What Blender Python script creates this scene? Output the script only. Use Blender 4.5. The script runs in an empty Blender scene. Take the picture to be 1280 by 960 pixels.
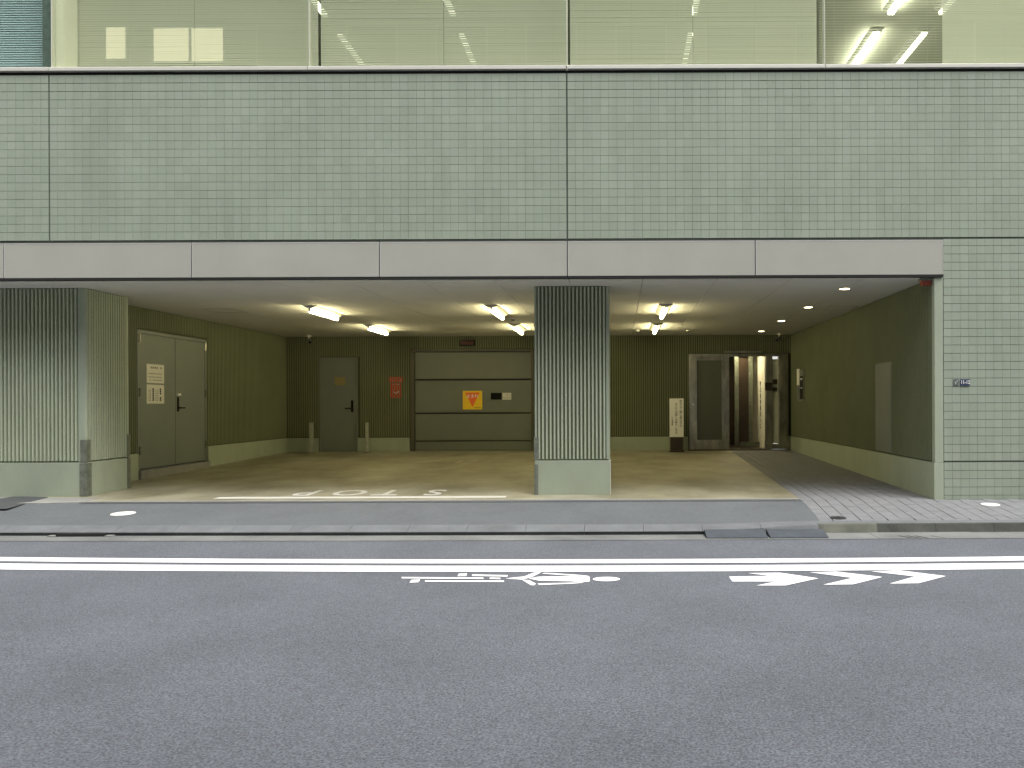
import bpy, bmesh, math, random
from mathutils import Vector, Matrix
random.seed(7)
R = math.radians
S = bpy.context.scene
COL = S.collection

# ------------------------------------------------------------------ camera
CAM_Y, CAM_Z, F = -9.75, 1.175, 1004.0     # F: focal length in photo pixels (1280 wide)
VX, VY, ROLL = 773.0, 505.0, 0.0040
cd = bpy.data.cameras.new('camera'); cam = bpy.data.objects.new('camera', cd); COL.objects.link(cam)
cd.sensor_width = 36.0; cd.lens = F / 1280 * 36.0
cd.shift_x = -(VX - 640) / 1280; cd.shift_y = (VY - 480) / 1280
cd.clip_start = 0.05; cd.clip_end = 500
cam.matrix_world = Matrix.Translation((0, CAM_Y, CAM_Z)) @ Matrix.Rotation(R(90), 4, 'X') @ Matrix.Rotation(-ROLL, 4, 'Z')
S.camera = cam

# ------------------------------------------------------------------ sky, sun, exposure
SUN_EL, SUN_AZ = 66.0, 135.0     # azimuth measured clockwise from +Y (north)
W = bpy.data.worlds.new('World'); S.world = W; W.use_nodes = True
nt = W.node_tree; nt.nodes.clear()
out = nt.nodes.new('ShaderNodeOutputWorld'); bg = nt.nodes.new('ShaderNodeBackground')
sky = nt.nodes.new('ShaderNodeTexSky'); sky.sky_type = 'NISHITA'; sky.sun_disc = False
sky.sun_elevation = R(SUN_EL); sky.sun_rotation = R(SUN_AZ)
sky.air_density = 1.0; sky.dust_density = 3.0; sky.ozone_density = 1.0
hs = nt.nodes.new('ShaderNodeHueSaturation'); hs.inputs['Saturation'].default_value = 0.15
nt.links.new(sky.outputs[0], hs.inputs['Color']); nt.links.new(hs.outputs[0], bg.inputs['Color'])
bg.inputs['Strength'].default_value = 0.15
nt.links.new(bg.outputs[0], out.inputs['Surface'])
sl = bpy.data.lights.new('sun', 'SUN'); sl.energy = 1.5; sl.angle = R(40); sl.color = (1, 0.97, 0.92)
so = bpy.data.objects.new('sun', sl); COL.objects.link(so)
a, e = R(SUN_AZ), R(SUN_EL)
sdir = Vector((math.sin(a) * math.cos(e), math.cos(a) * math.cos(e), math.sin(e)))
so.rotation_euler = sdir.to_track_quat('Z', 'Y').to_euler(); so.location = (0, -6, 30)
S.view_settings.view_transform = 'Standard'; S.view_settings.look = 'None'
S.view_settings.gamma = 1.0; S.view_settings.use_curve_mapping = False
S.view_settings.exposure = 1.15
S.cycles.max_bounces = 10; S.cycles.diffuse_bounces = 6; S.cycles.transparent_max_bounces = 12
S.cycles.sample_clamp_indirect = 6.0
S.cycles.use_denoising = True
S.cycles.denoiser = 'OPENIMAGEDENOISE'; S.cycles.denoising_input_passes = 'RGB_ALBEDO_NORMAL'; S.cycles.denoising_prefilter = 'ACCURATE'

# ------------------------------------------------------------------ measuring helpers (real positions in metres)
def P(px, py, Y):
    """point of the plane at depth Y that shows at photo pixel (px, py) -> X, Z"""
    dx, dy = px - VX, VY - py
    dx, dy = dx + ROLL * dy, dy - ROLL * dx
    d = Y - CAM_Y
    return dx * d / F, CAM_Z + dy * d / F
def G(px, py, Zg):
    """point of the horizontal ground at height Zg -> X, Y"""
    dx, dy = px - VX, VY - py
    dx, dy = dx + ROLL * dy, dy - ROLL * dx
    d = F * (CAM_Z - Zg) / -dy
    return dx * d / F, d + CAM_Y
def bend(X): return 0.006 * max(-14, min(14, X - 0.5)) ** 2    # the street bends a little
def kbend(X): return 0.002 * max(-14, min(14, X - 0.5)) ** 2
def walk_z(Y): return 0.017 * Y if Y > 0 else 0.05 * Y
ROAD_Z = -0.155

# ------------------------------------------------------------------ materials
def mat(name, col, rough=0.7, metal=0.0, var=0.0, vscale=3.0, bump=0.0, bscale=80.0, col2=None,
        fine=0.0, fscale=200.0, spec=0.5, stretch=None, emit=None, estr=0.0):
    m = bpy.data.materials.new(name); m.use_nodes = True
    t = m.node_tree; b = t.nodes['Principled BSDF']
    b.inputs['Roughness'].default_value = rough; b.inputs['Metallic'].default_value = metal
    b.inputs['Specular IOR Level'].default_value = spec
    b.inputs['Base Color'].default_value = (*col, 1)
    if emit: b.inputs['Emission Color'].default_value = (*emit, 1); b.inputs['Emission Strength'].default_value = estr
    if var or bump or fine or col2:
        g = t.nodes.new('ShaderNodeNewGeometry'); mp = t.nodes.new('ShaderNodeMapping')
        if stretch: mp.inputs['Scale'].default_value = stretch
        t.links.new(g.outputs['Position'], mp.inputs['Vector'])
        cur = None
        if var or col2:
            n = t.nodes.new('ShaderNodeTexNoise'); n.inputs['Scale'].default_value = vscale
            n.inputs['Detail'].default_value = 8; n.inputs['Roughness'].default_value = 0.62
            t.links.new(mp.outputs[0], n.inputs['Vector'])
            r = t.nodes.new('ShaderNodeValToRGB')
            r.color_ramp.elements[0].position = 0.3; r.color_ramp.elements[1].position = 0.72
            c2 = col2 or tuple(min(1, c * (1 + var)) for c in col)
            c1 = col if col2 else tuple(c * (1 - var) for c in col)
            r.color_ramp.elements[0].color = (*c1, 1); r.color_ramp.elements[1].color = (*c2, 1)
            t.links.new(n.outputs['Fac'], r.inputs[0]); cur = r.outputs[0]
        if fine:
            n2 = t.nodes.new('ShaderNodeTexNoise'); n2.inputs['Scale'].default_value = fscale
            n2.inputs['Detail'].default_value = 4
            t.links.new(g.outputs['Position'], n2.inputs['Vector'])
            mr = t.nodes.new('ShaderNodeMapRange')
            mr.inputs['From Min'].default_value = 0.25; mr.inputs['From Max'].default_value = 0.75
            mr.inputs['To Min'].default_value = 1 - fine; mr.inputs['To Max'].default_value = 1 + fine
            t.links.new(n2.outputs['Fac'], mr.inputs['Value'])
            mx = t.nodes.new('ShaderNodeVectorMath'); mx.operation = 'SCALE'
            if cur: t.links.new(cur, mx.inputs[0])
            else: mx.inputs[0].default_value = col
            t.links.new(mr.outputs[0], mx.inputs['Scale']); cur = mx.outputs[0]
        if cur: t.links.new(cur, b.inputs['Base Color'])
        if bump:
            n3 = t.nodes.new('ShaderNodeTexNoise'); n3.inputs['Scale'].default_value = bscale
            n3.inputs['Detail'].default_value = 3
            t.links.new(g.outputs['Position'], n3.inputs['Vector'])
            bp = t.nodes.new('ShaderNodeBump'); bp.inputs['Strength'].default_value = bump; bp.inputs['Distance'].default_value = 0.004
            t.links.new(n3.outputs['Fac'], bp.inputs['Height']); t.links.new(bp.outputs[0], b.inputs['Normal'])
    return m

def tile_mat():
    m = mat('glazed_tile', (.3, .35, .28), 0.42, bump=0.12, bscale=60)
    t = m.node_tree; b = t.nodes['Principled BSDF']
    g = t.nodes.new('ShaderNodeNewGeometry')
    sn = t.nodes.new('ShaderNodeVectorMath'); sn.operation = 'SNAP'; sn.inputs[1].default_value = (.1014, 10, .1005)
    off = t.nodes.new('ShaderNodeVectorMath'); off.inputs[1].default_value = (.612 + 20 * .1014, 3, .0305)
    t.links.new(g.outputs['Position'], off.inputs[0]); t.links.new(off.outputs[0], sn.inputs[0])
    wn = t.nodes.new('ShaderNodeTexWhiteNoise'); t.links.new(sn.outputs[0], wn.inputs['Vector'])
    r = t.nodes.new('ShaderNodeValToRGB'); cr = r.color_ramp
    cr.elements[0].color = (.278, .324, .256, 1); cr.elements[1].color = (.302, .345, .276, 1)
    e1 = cr.elements.new(.35); e1.color = (.288, .334, .262, 1)
    e2 = cr.elements.new(.75); e2.color = (.292, .334, .274, 1)
    t.links.new(wn.outputs['Value'], r.inputs[0])
    n = t.nodes.new('ShaderNodeTexNoise'); n.inputs['Scale'].default_value = .9; n.inputs['Detail'].default_value = 7
    t.links.new(g.outputs['Position'], n.inputs['Vector'])
    n2 = t.nodes.new('ShaderNodeTexNoise'); n2.inputs['Scale'].default_value = 140; n2.inputs['Detail'].default_value = 2
    t.links.new(g.outputs['Position'], n2.inputs['Vector'])
    ad = t.nodes.new('ShaderNodeMath'); ad.operation = 'ADD'
    t.links.new(n.outputs['Fac'], ad.inputs[0]); t.links.new(n2.outputs['Fac'], ad.inputs[1])
    mr = t.nodes.new('ShaderNodeMapRange'); mr.inputs['From Min'].default_value = .6; mr.inputs['From Max'].default_value = 1.4
    mr.inputs['To Min'].default_value = .86; mr.inputs['To Max'].default_value = 1.14
    t.links.new(ad.outputs[0], mr.inputs['Value'])
    mp = t.nodes.new('ShaderNodeMapping'); mp.inputs['Scale'].default_value = (5, 5, .28)
    t.links.new(g.outputs['Position'], mp.inputs['Vector'])
    n4 = t.nodes.new('ShaderNodeTexNoise'); n4.inputs['Scale'].default_value = 1.2; n4.inputs['Detail'].default_value = 6
    t.links.new(mp.outputs[0], n4.inputs['Vector'])
    m4 = t.nodes.new('ShaderNodeMapRange'); m4.inputs['From Min'].default_value = .3; m4.inputs['From Max'].default_value = .55
    m4.inputs['To Min'].default_value = .94; m4.inputs['To Max'].default_value = 1.02
    t.links.new(n4.outputs['Fac'], m4.inputs['Value'])
    s4 = t.nodes.new('ShaderNodeVectorMath'); s4.operation = 'SCALE'
    t.links.new(r.outputs[0], s4.inputs[0]); t.links.new(m4.outputs[0], s4.inputs['Scale']); r = s4
    sc = t.nodes.new('ShaderNodeVectorMath'); sc.operation = 'SCALE'
    t.links.new(r.outputs[0], sc.inputs[0]); t.links.new(mr.outputs[0], sc.inputs['Scale'])
    t.links.new(sc.outputs[0], b.inputs['Base Color'])
    return m

def asphalt(name, col, agg=0.35):
    m = mat(name, col, 0.85, spec=0.3)
    t = m.node_tree; b = t.nodes['Principled BSDF']
    g = t.nodes.new('ShaderNodeNewGeometry')
    def noise(s, d, ro=.6):
        n = t.nodes.new('ShaderNodeTexNoise'); n.inputs['Scale'].default_value = s
        n.inputs['Detail'].default_value = d; n.inputs['Roughness'].default_value = ro
        t.links.new(g.outputs['Position'], n.inputs['Vector']); return n.outputs['Fac']
    def rng(o, lo, hi, a, bb):
        r = t.nodes.new('ShaderNodeMapRange'); r.inputs['From Min'].default_value = lo; r.inputs['From Max'].default_value = hi
        r.inputs['To Min'].default_value = a; r.inputs['To Max'].default_value = bb
        t.links.new(o, r.inputs['Value']); return r.outputs[0]
    def mul(x, y):
        k = t.nodes.new('ShaderNodeMath'); k.operation = 'MULTIPLY'; t.links.new(x, k.inputs[0]); t.links.new(y, k.inputs[1]); return k.outputs[0]
    f = mul(rng(noise(85, 6, .75), .3, .7, 1 - agg, 1 + agg), rng(noise(1.1, 8), .3, .7, .88, 1.1))
    f = mul(f, rng(noise(18, 5), .3, .7, .92, 1.08))
    v = t.nodes.new('ShaderNodeTexVoronoi'); v.inputs['Scale'].default_value = 85
    t.links.new(g.outputs['Position'], v.inputs['Vector'])
    f = mul(f, rng(v.outputs['Distance'], .06, .12, 1.5, 1.0))
    sc = t.nodes.new('ShaderNodeVectorMath'); sc.operation = 'SCALE'; sc.inputs[0].default_value = col
    t.links.new(f, sc.inputs['Scale']); t.links.new(sc.outputs[0], b.inputs['Base Color'])
    bp = t.nodes.new('ShaderNodeBump'); bp.inputs['Strength'].default_value = .35; bp.inputs['Distance'].default_value = .004
    t.links.new(noise(160, 3), bp.inputs['Height']); t.links.new(bp.outputs[0], b.inputs['Normal'])
    return m

def paint_mat(name, col, wear=0.45):
    m = mat(name, col, 0.6)
    t = m.node_tree; b = t.nodes['Principled BSDF']
    g = t.nodes.new('ShaderNodeNewGeometry')
    n = t.nodes.new('ShaderNodeTexNoise'); n.inputs['Scale'].default_value = 35; n.inputs['Detail'].default_value = 9; n.inputs['Roughness'].default_value = .75
    t.links.new(g.outputs['Position'], n.inputs['Vector'])
    r = t.nodes.new('ShaderNodeValToRGB'); r.color_ramp.elements[0].position = wear - .14; r.color_ramp.elements[1].position = wear
    r.color_ramp.elements[0].color = tuple(c * .45 for c in col) + (1,); r.color_ramp.elements[1].color = (*col, 1)
    t.links.new(n.outputs['Fac'], r.inputs[0]); t.links.new(r.outputs[0], b.inputs['Base Color'])
    return m

def glass_mat(name, tint, ior=1.5, rough=0.0):
    m = bpy.data.materials.new(name); m.use_nodes = True; t = m.node_tree; t.nodes.clear()
    o = t.nodes.new('ShaderNodeOutputMaterial'); mx = t.nodes.new('ShaderNodeMixShader')
    tr = t.nodes.new('ShaderNodeBsdfTransparent'); tr.inputs[0].default_value = (*tint, 1)
    gl = t.nodes.new('ShaderNodeBsdfGlossy'); gl.inputs['Roughness'].default_value = rough
    fr = t.nodes.new('ShaderNodeFresnel'); fr.inputs['IOR'].default_value = ior
    ge = t.nodes.new('ShaderNodeNewGeometry'); mr = t.nodes.new('ShaderNodeMapRange')
    mr.inputs['To Min'].default_value = ior; mr.inputs['To Max'].default_value = 1 / ior
    t.links.new(ge.outputs['Backfacing'], mr.inputs['Value']); t.links.new(mr.outputs[0], fr.inputs['IOR'])
    t.links.new(fr.outputs[0], mx.inputs[0]); t.links.new(tr.outputs[0], mx.inputs[1]); t.links.new(gl.outputs[0], mx.inputs[2])
    t.links.new(mx.outputs[0], o.inputs[0]); return m

def slat_mat(name, col, trans=0.35):
    m = bpy.data.materials.new(name); m.use_nodes = True; t = m.node_tree; t.nodes.clear()
    o = t.nodes.new('ShaderNodeOutputMaterial'); mx = t.nodes.new('ShaderNodeMixShader'); mx.inputs[0].default_value = trans
    d = t.nodes.new('ShaderNodeBsdfDiffuse'); d.inputs[0].default_value = (*col, 1)
    tl = t.nodes.new('ShaderNodeBsdfTranslucent'); tl.inputs[0].default_value = (*col, 1)
    t.links.new(d.outputs[0], mx.inputs[1]); t.links.new(tl.outputs[0], mx.inputs[2]); t.links.new(mx.outputs[0], o.inputs[0]); return m

M = {
 'tile': tile_mat(),
 'grout': mat('dark_grout', (.075, .09, .07), .9, fine=.2),
 'joint': mat('black_sealant', (.012, .013, .011), .8),
 'fascia': mat('grey_painted_metal', (.372, .372, .330), .42, var=.06, vscale=1.2, fine=.06, fscale=300),
 'edge': mat('bare_metal_edge', (.55, .55, .53), .4, metal=.3),
 'ceiling': mat('ceiling_board', (.62, .615, .58), .85, var=.05, vscale=.9, fine=.05, fscale=120),
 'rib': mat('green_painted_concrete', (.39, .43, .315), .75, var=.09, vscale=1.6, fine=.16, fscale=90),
 'rib_shade': mat('groove_shade_green', (.17, .195, .13), .85, fine=.1),  # darker than the ribs: shade of the grooves put into the colour
 'wall_shade': mat('groove_shade_olive', (.055, .06, .033), .85, fine=.1),  # garage walls behind their ribs, groove shade painted in as a darker tone
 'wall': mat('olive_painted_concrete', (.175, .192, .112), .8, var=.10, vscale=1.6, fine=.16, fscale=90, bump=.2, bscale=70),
 'base': mat('green_painted_base', (.31, .35, .265), .72, var=.10, vscale=2.2, fine=.08, fscale=90, bump=.25, bscale=40, stretch=(1, 1, .5)),
 'floor': mat('garage_concrete', (.13, .118, .068), .5, col2=(.37, .35, .26), vscale=1.0, fine=.12, fscale=60, bump=.1, bscale=50, stretch=(1.1, .8, 1)),
 'apron': mat('pale_concrete', (.24, .24, .225), .85, var=.2, vscale=2.5, fine=.14, fscale=110, bump=.25),
 'gutter': mat('gutter_concrete', (.095, .10, .10), .85, col2=(.21, .215, .205), vscale=1.1, fine=.18, fscale=90, bump=.3),
 'kerb': mat('kerb_concrete', (.125, .132, .138), .85, var=.2, vscale=3.5, fine=.14, fscale=90, bump=.3),
 'kerb_dirty': mat('weathered_kerb_concrete', (.05, .053, .045), .9, var=.35, vscale=4, fine=.2, fscale=60, bump=.4),
 'kerb_mid': mat('mossy_kerb_concrete', (.10, .104, .082), .9, var=.3, vscale=5, fine=.2, bump=.4),
 'paver': mat('grey_paver', (.165, .168, .176), .85, var=.13, vscale=5, fine=.12, fscale=140, bump=.3),
 'mortar': mat('paver_joint_sand', (.10, .10, .095), .95),
 'road': asphalt('asphalt', (.106, .114, .130), .8),
 'walk': asphalt('sidewalk_asphalt', (.106, .114, .122), .3),
 'white': paint_mat('white_road_paint', (.85, .85, .86), .36),
 'worn': paint_mat('worn_white_paint', (.50, .48, .42), .52),
 'old_white': paint_mat('old_white_paint', (.62, .61, .56), .44),
 'steel': mat('stainless_steel', (.40, .38, .31), .3, metal=1.0, var=.45, vscale=2.2, stretch=(3, 3, 1)),
 'steel_dark': mat('dull_steel', (.15, .165, .13), .5, metal=.15, var=.35, vscale=14, fine=.15),
 'door': mat('grey_door_paint', (.165, .183, .16), .5, var=.06, vscale=2, fine=.06),
 'shutter': mat('shutter_paint', (.14, .152, .118), .5, var=.07, vscale=2, fine=.08),
 'black': mat('black_plastic', (.006, .006, .006), .8, spec=.15),
 'dark': mat('dark_brown_panel', (.035, .022, .014), .4, var=.2),
 'white_wall': mat('white_wall_paint', (.72, .70, .62), .7, var=.04),
 'white_plate': mat('white_enamel', (.78, .77, .72), .5, var=.04),
 'paper': mat('printed_paper', (.62, .61, .54), .8, var=.05, vscale=8),
 'ink': mat('dark_ink', (.03, .03, .03), .8),
 'grey_ink': mat('grey_ink', (.2, .2, .18), .8),
 'red': mat('red_enamel', (.46, .012, .006), .6, var=.1),
 'orange': mat('orange_red_print', (.80, .14, .02), .6),
 'yellow': mat('yellow_sheet', (.80, .52, .012), .6, var=.05),
 'navy': mat('navy_enamel', (.03, .045, .10), .4),
 'plate_grey': mat('faded_grey_plate', (.12, .135, .13), .5, var=.4, vscale=60),
 'rubber': mat('blue_grey_rubber', (.05, .06, .072), .8, var=.2, vscale=8, fine=.15, bump=.3),
 'mat_dark': mat('dark_asphalt_patch', (.055, .06, .062), .9, var=.2, vscale=12, fine=.25, fscale=150, bump=.4),
 'drain': mat('galvanised_grating', (.13, .135, .14), .6, metal=.2, var=.2, vscale=10),
 'guard': mat('grey_guard_paint', (.34, .35, .28), .5, var=.25, vscale=10),
 'iron': mat('cast_iron', (.045, .045, .047), .6, metal=.5, var=.3, vscale=20),
 'lamp_body': mat('lamp_enamel', (.40, .40, .36), .4),
 'tube': mat('lit_tube', (.9, .9, .8), .5, emit=(1.0, .86, .46), estr=27.0),
 'lobby': mat('lit_lobby_lamp', (.9, .9, .8), .5, emit=(1.0, .86, .52), estr=22.0),
 'down': mat('lit_downlight', (.9, .9, .8), .5, emit=(1.0, .84, .50), estr=8.0),
 'office_tube': mat('lit_office_tube', (.9, .9, .85), .5, emit=(1.0, .98, .84), estr=26.0),
 'office_tube_dim': mat('lit_dim_office_tube', (.9, .9, .85), .5, emit=(1.0, .98, .84), estr=1.7),  # emission turned down to keep streaks through the blinds faint
 'slat': slat_mat('blind_slat', (.84, .84, .76), .45),
 'slat_cool': slat_mat('cool_blind_slat', (.78, .82, .80), .25),
 'glass': glass_mat('window_glass', (.94, .985, .85), 1.75),
 'glass_teal': glass_mat('tinted_window_glass', (.78, .91, .89), 1.7),
 'door_glass': mat('smoked_glass', (.085, .09, .062), .3),
 'clear': glass_mat('clear_glass', (.97, .98, .96), 1.45),
 'frame': mat('window_aluminium', (.62, .61, .55), .4, metal=.2),
 'room': mat('office_wall_paint', (.60, .60, .50), .8),
 'carpet': mat('office_carpet', (.12, .13, .12), .95),
 'opp_wall': mat('opposite_render', (.26, .25, .22), .85, var=.1, vscale=.4),
 'opp_win': mat('opposite_dim_glass', (.10, .11, .11), .15),
 'opp_lit': mat('opposite_lit_curtain', (.7, .66, .45), .7, emit=(1.0, .93, .58), estr=2.4),
 'slab': mat('concrete_slab', (.3, .3, .28), .9),
 'red_lamp': mat('red_orange_plastic', (.30, .05, .025), .4),
}

# ------------------------------------------------------------------ mesh helpers
class MB:
    def __init__(s): s.v = []; s.f = []
    def quad(s, *pts):
        k = len(s.v); s.v += [tuple(p) for p in pts]; s.f.append(tuple(range(k, k + len(pts)))); return s
    def box(s, x0, x1, y0, y1, z0, z1):
        k = len(s.v)
        s.v += [(x0, y0, z0), (x1, y0, z0), (x1, y1, z0), (x0, y1, z0), (x0, y0, z1), (x1, y0, z1), (x1, y1, z1), (x0, y1, z1)]
        for q in ((0, 3, 2, 1), (4, 5, 6, 7), (0, 1, 5, 4), (1, 2, 6, 5), (2, 3, 7, 6), (3, 0, 4, 7)): s.f.append(tuple(k + i for i in q))
        return s
    def prism(s, poly, vec):
        """closed solid: polygon extruded along vec"""
        k = len(s.v); n = len(poly); v = Vector(vec)
        s.v += [tuple(p) for p in poly] + [tuple(Vector(p) + v) for p in poly]
        s.f.append(tuple(range(k, k + n))[::-1]); s.f.append(tuple(range(k + n, k + 2 * n)))
        for i in range(n): j = (i + 1) % n; s.f.append((k + i, k + j, k + n + j, k + n + i))
        return s
    def cyl(s, a, b, r0, r1=None, n=16):
        r1 = r0 if r1 is None else r1; a, b = Vector(a), Vector(b); d = (b - a).normalized()
        u = d.orthogonal().normalized(); w = d.cross(u); k = len(s.v)
        for c, r in ((a, r0), (b, r1)):
            for i in range(n):
                t = 2 * math.pi * i / n; s.v.append(tuple(c + (u * math.cos(t) + w * math.sin(t)) * r))
        s.f.append(tuple(range(k, k + n))[::-1]); s.f.append(tuple(range(k + n, k + 2 * n)))
        for i in range(n): j = (i + 1) % n; s.f.append((k + i, k + j, k + n + j, k + n + i))
        return s
    def mesh(s, name, m, bevel=0.0):
        me = bpy.data.meshes.new(name); me.from_pydata(s.v, [], s.f); me.materials.append(m)
        bm = bmesh.new(); bm.from_mesh(me); bmesh.ops.recalc_face_normals(bm, faces=bm.faces)
        if bevel: bmesh.ops.bevel(bm, geom=bm.edges[:], offset=bevel, segments=2, affect='EDGES', profile=.6, clamp_overlap=True)
        bm.to_mesh(me); bm.free(); me.update(); return me
    def build(s, name, m, parent=None, bevel=0.0, kind=None):
        o = bpy.data.objects.new(name, s.mesh(name, m, bevel)); COL.objects.link(o)
        if parent: o.parent = parent; o.matrix_parent_inverse = Matrix.Translation(-parent.location)
        if kind: o['kind'] = kind
        return o
def place(name, me, parent=None, loc=(0, 0, 0), scale=(1, 1, 1)):
    o = bpy.data.objects.new(name, me); COL.objects.link(o)
    if parent: o.parent = parent; o.matrix_parent_inverse = Matrix.Translation(-parent.location)
    o.location = loc; o.scale = scale; return o
def tag(o, label, cat, group=None):
    o['label'] = label; o['category'] = cat
    if group: o['group'] = group
    return o
def empty(name, loc, label=None, cat=None, group=None):
    o = bpy.data.objects.new(name, None); COL.objects.link(o); o.location = loc; o.empty_display_size = .1
    if label: tag(o, label, cat, group)
    return o
def part(o, parent):
    o.parent = parent; o.matrix_parent_inverse = Matrix.Translation(-parent.location); return o
def struct(name, mb, m, bevel=0):
    o = mb.build(name, m, None, bevel); o['kind'] = 'structure'; return o
def text(name, body, size, m, parent, loc, rot=(R(90), 0, 0), align='CENTER', sx=1.0, ext=.0008, weight=0.0):
    c = bpy.data.curves.new(name, 'FONT'); c.body = body; c.size = size; c.align_x = align; c.align_y = 'CENTER'
    c.extrude = ext; c.offset = weight; c.resolution_u = 3
    t = bpy.data.objects.new(name, c); COL.objects.link(t); bpy.context.view_layer.update()
    me = bpy.data.meshes.new_from_object(t.evaluated_get(bpy.context.evaluated_depsgraph_get()))
    bpy.data.objects.remove(t); bpy.data.curves.remove(c); me.name = name
    me.materials.clear(); me.materials.append(m)
    o = bpy.data.objects.new(name, me); COL.objects.link(o)
    o.matrix_world = Matrix.LocRotScale(Vector(loc), None, None) @ (Matrix.Rotation(rot[2], 4, 'Z') @ Matrix.Rotation(rot[1], 4, 'Y') @ Matrix.Rotation(rot[0], 4, 'X')) @ Matrix.Diagonal((sx, 1, 1, 1))
    if parent: o.parent = parent; o.matrix_parent_inverse = Matrix.Translation(-parent.location)
    return o

def ribs(mb, axis, u0, u1, face, into, z0, z1, pitch=.0505, w=.027, depth=.036, tap=.003):
    """vertical ribs standing on the plane `face`; axis 'x' or 'y' is the run, `into` = +-1 the outward side"""
    n = max(1, int(round((u1 - u0) / pitch))); p = (u1 - u0) / n
    def pt(u, d, z): return (u, face + into * d, z) if axis == 'x' else (face + into * d, u, z)
    for i in range(n):
        c = u0 + (i + .5) * p; a, b = c - w / 2, c + w / 2
        q = [(a, -.002), (b, -.002), (b - tap, depth), (a + tap, depth)]
        mb.prism([pt(u, d, z0) for u, d in q], (0, 0, z1 - z0))

# ================================================================== ground: structure
GX0, GX1, GY1 = -7.4, 3.87, 8.15
def slab_poly(name, pts, m, thick=.12):
    mb = MB(); mb.prism([(x, y, z - thick) for x, y, z in pts], (0, 0, thick)); return struct(name, mb, m)
ground = MB().quad((-120, -90, -.42), (120, -90, -.42), (120, 60, -.42), (-120, 60, -.42)); struct('ground', ground, M['slab'])
def strip(name, xs, y0f, y1f, z0f, z1f, m):
    mb = MB()
    for x0, x1 in zip(xs, xs[1:]):
        mb.quad((x0, y0f(x0), z0f(x0)), (x1, y0f(x1), z0f(x1)), (x1, y1f(x1), z1f(x1)), (x0, y1f(x0), z1f(x0)))
    return struct(name, mb, m)
def xs(a, b, n): return [a + (b - a) * i / n for i in range(n + 1)]
KX = 2.05                                  # where the kerb turns from dropped to raised
road = strip('road', xs(-60, 60, 60), lambda x: -9.4, lambda x: -1.40 + kbend(x), lambda x: ROAD_Z, lambda x: ROAD_Z, M['road'])
slab_poly('far_sidewalk', [(-60, -13.5, -.03), (60, -13.5, -.03), (60, -9.3, -.03), (-60, -9.3, -.03)], M['walk'], .3)
strip('gutter', xs(-40, 40, 60), lambda x: -1.92 + kbend(x), lambda x: -1.52 + kbend(x), lambda x: ROAD_Z + .004, lambda x: ROAD_Z + .004, M['gutter'])

def divide_x(Y): return 2.215 + (.075 if Y < 0 else .033) * Y    # driveway / paver edge
# driveway asphalt in front of the garage
mb = MB(); cols = xs(-40, 2.215, 50)
for x0, x1 in zip(cols, cols[1:]):
    f0, f1 = -1.45 + kbend(x0), -1.45 + kbend(x1)
    xa, xb = x0, x1
    if x1 == cols[-1]: xb = divide_x(f1)
    mb.quad((xa, f0, walk_z(f0)), (xb, f1, walk_z(f1)), (x1, 0, 0), (x0, 0, 0))
sidewalk = struct('sidewalk', mb, M['walk'])
# pale strip of concrete along the foot of the left wall
struct('wall_apron', MB().prism([(-30, -.26, -.06), (-6.9, -.06, -.06), (-6.55, .0, -.06), (-6.55, .62, -.06), (-30, .62, -.06)], (0, 0, .068)), M['apron'])
# garage floor with a pale trowelled lip at the street
mb = MB(); ys = xs(0.16, GY1 + .1, 20)
for y0, y1 in zip(ys, ys[1:]):
    mb.quad((-7.6, y0, walk_z(y0)), (divide_x(y0), y0, walk_z(y0)), (divide_x(y1), y1, walk_z(y1)), (-7.6, y1, walk_z(y1)))
garage_floor = struct('garage_floor', mb, M['floor'])
struct('garage_threshold', MB().prism([(-6.55, .045, -.06), (divide_x(.045), .045, -.06), (divide_x(.155), .155, -.06), (-6.55, .155, -.06)], (0, 0, .064)), M['apron'])

# pavers ------------------------------------------------------------
paving = MB()
py_ = xs(-1.3, GY1 + .1, 30)
for y0, y1 in zip(py_, py_[1:]):
    paving.quad((divide_x(y0) + .004, y0, walk_z(y0) - .012), (9 if y1 < .2 else 3.95, y0, walk_z(y0) - .012), (9 if y1 < .2 else 3.95, y1, walk_z(y1) - .012), (divide_x(y1) + .004, y1, walk_z(y1) - .012))
paved_walk = struct('paved_walkway', paving, M['mortar'])
PW, PD = .146, .292
pm = MB()
g_ = .0035; hw, hd = PW / 2 - g_, PD / 2 - g_; c_ = .003
pm.v = [(-hw, -hd, -.03), (hw, -hd, -.03), (hw, hd, -.03), (-hw, hd, -.03), (-hw, -hd, -c_), (hw, -hd, -c_), (hw, hd, -c_), (-hw, hd, -c_),
        (-hw + c_, -hd + c_, 0), (hw - c_, -hd + c_, 0), (hw - c_, hd - c_, 0), (-hw + c_, hd - c_, 0)]
pm.f = [(0, 1, 5, 4), (1, 2, 6, 5), (2, 3, 7, 6), (3, 0, 4, 7), (4, 5, 9, 8), (5, 6, 10, 9), (6, 7, 11, 10), (7, 4, 8, 11), (8, 9, 10, 11)]
paver_mesh = pm.mesh('paver', M['paver'])
cands = []
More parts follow.
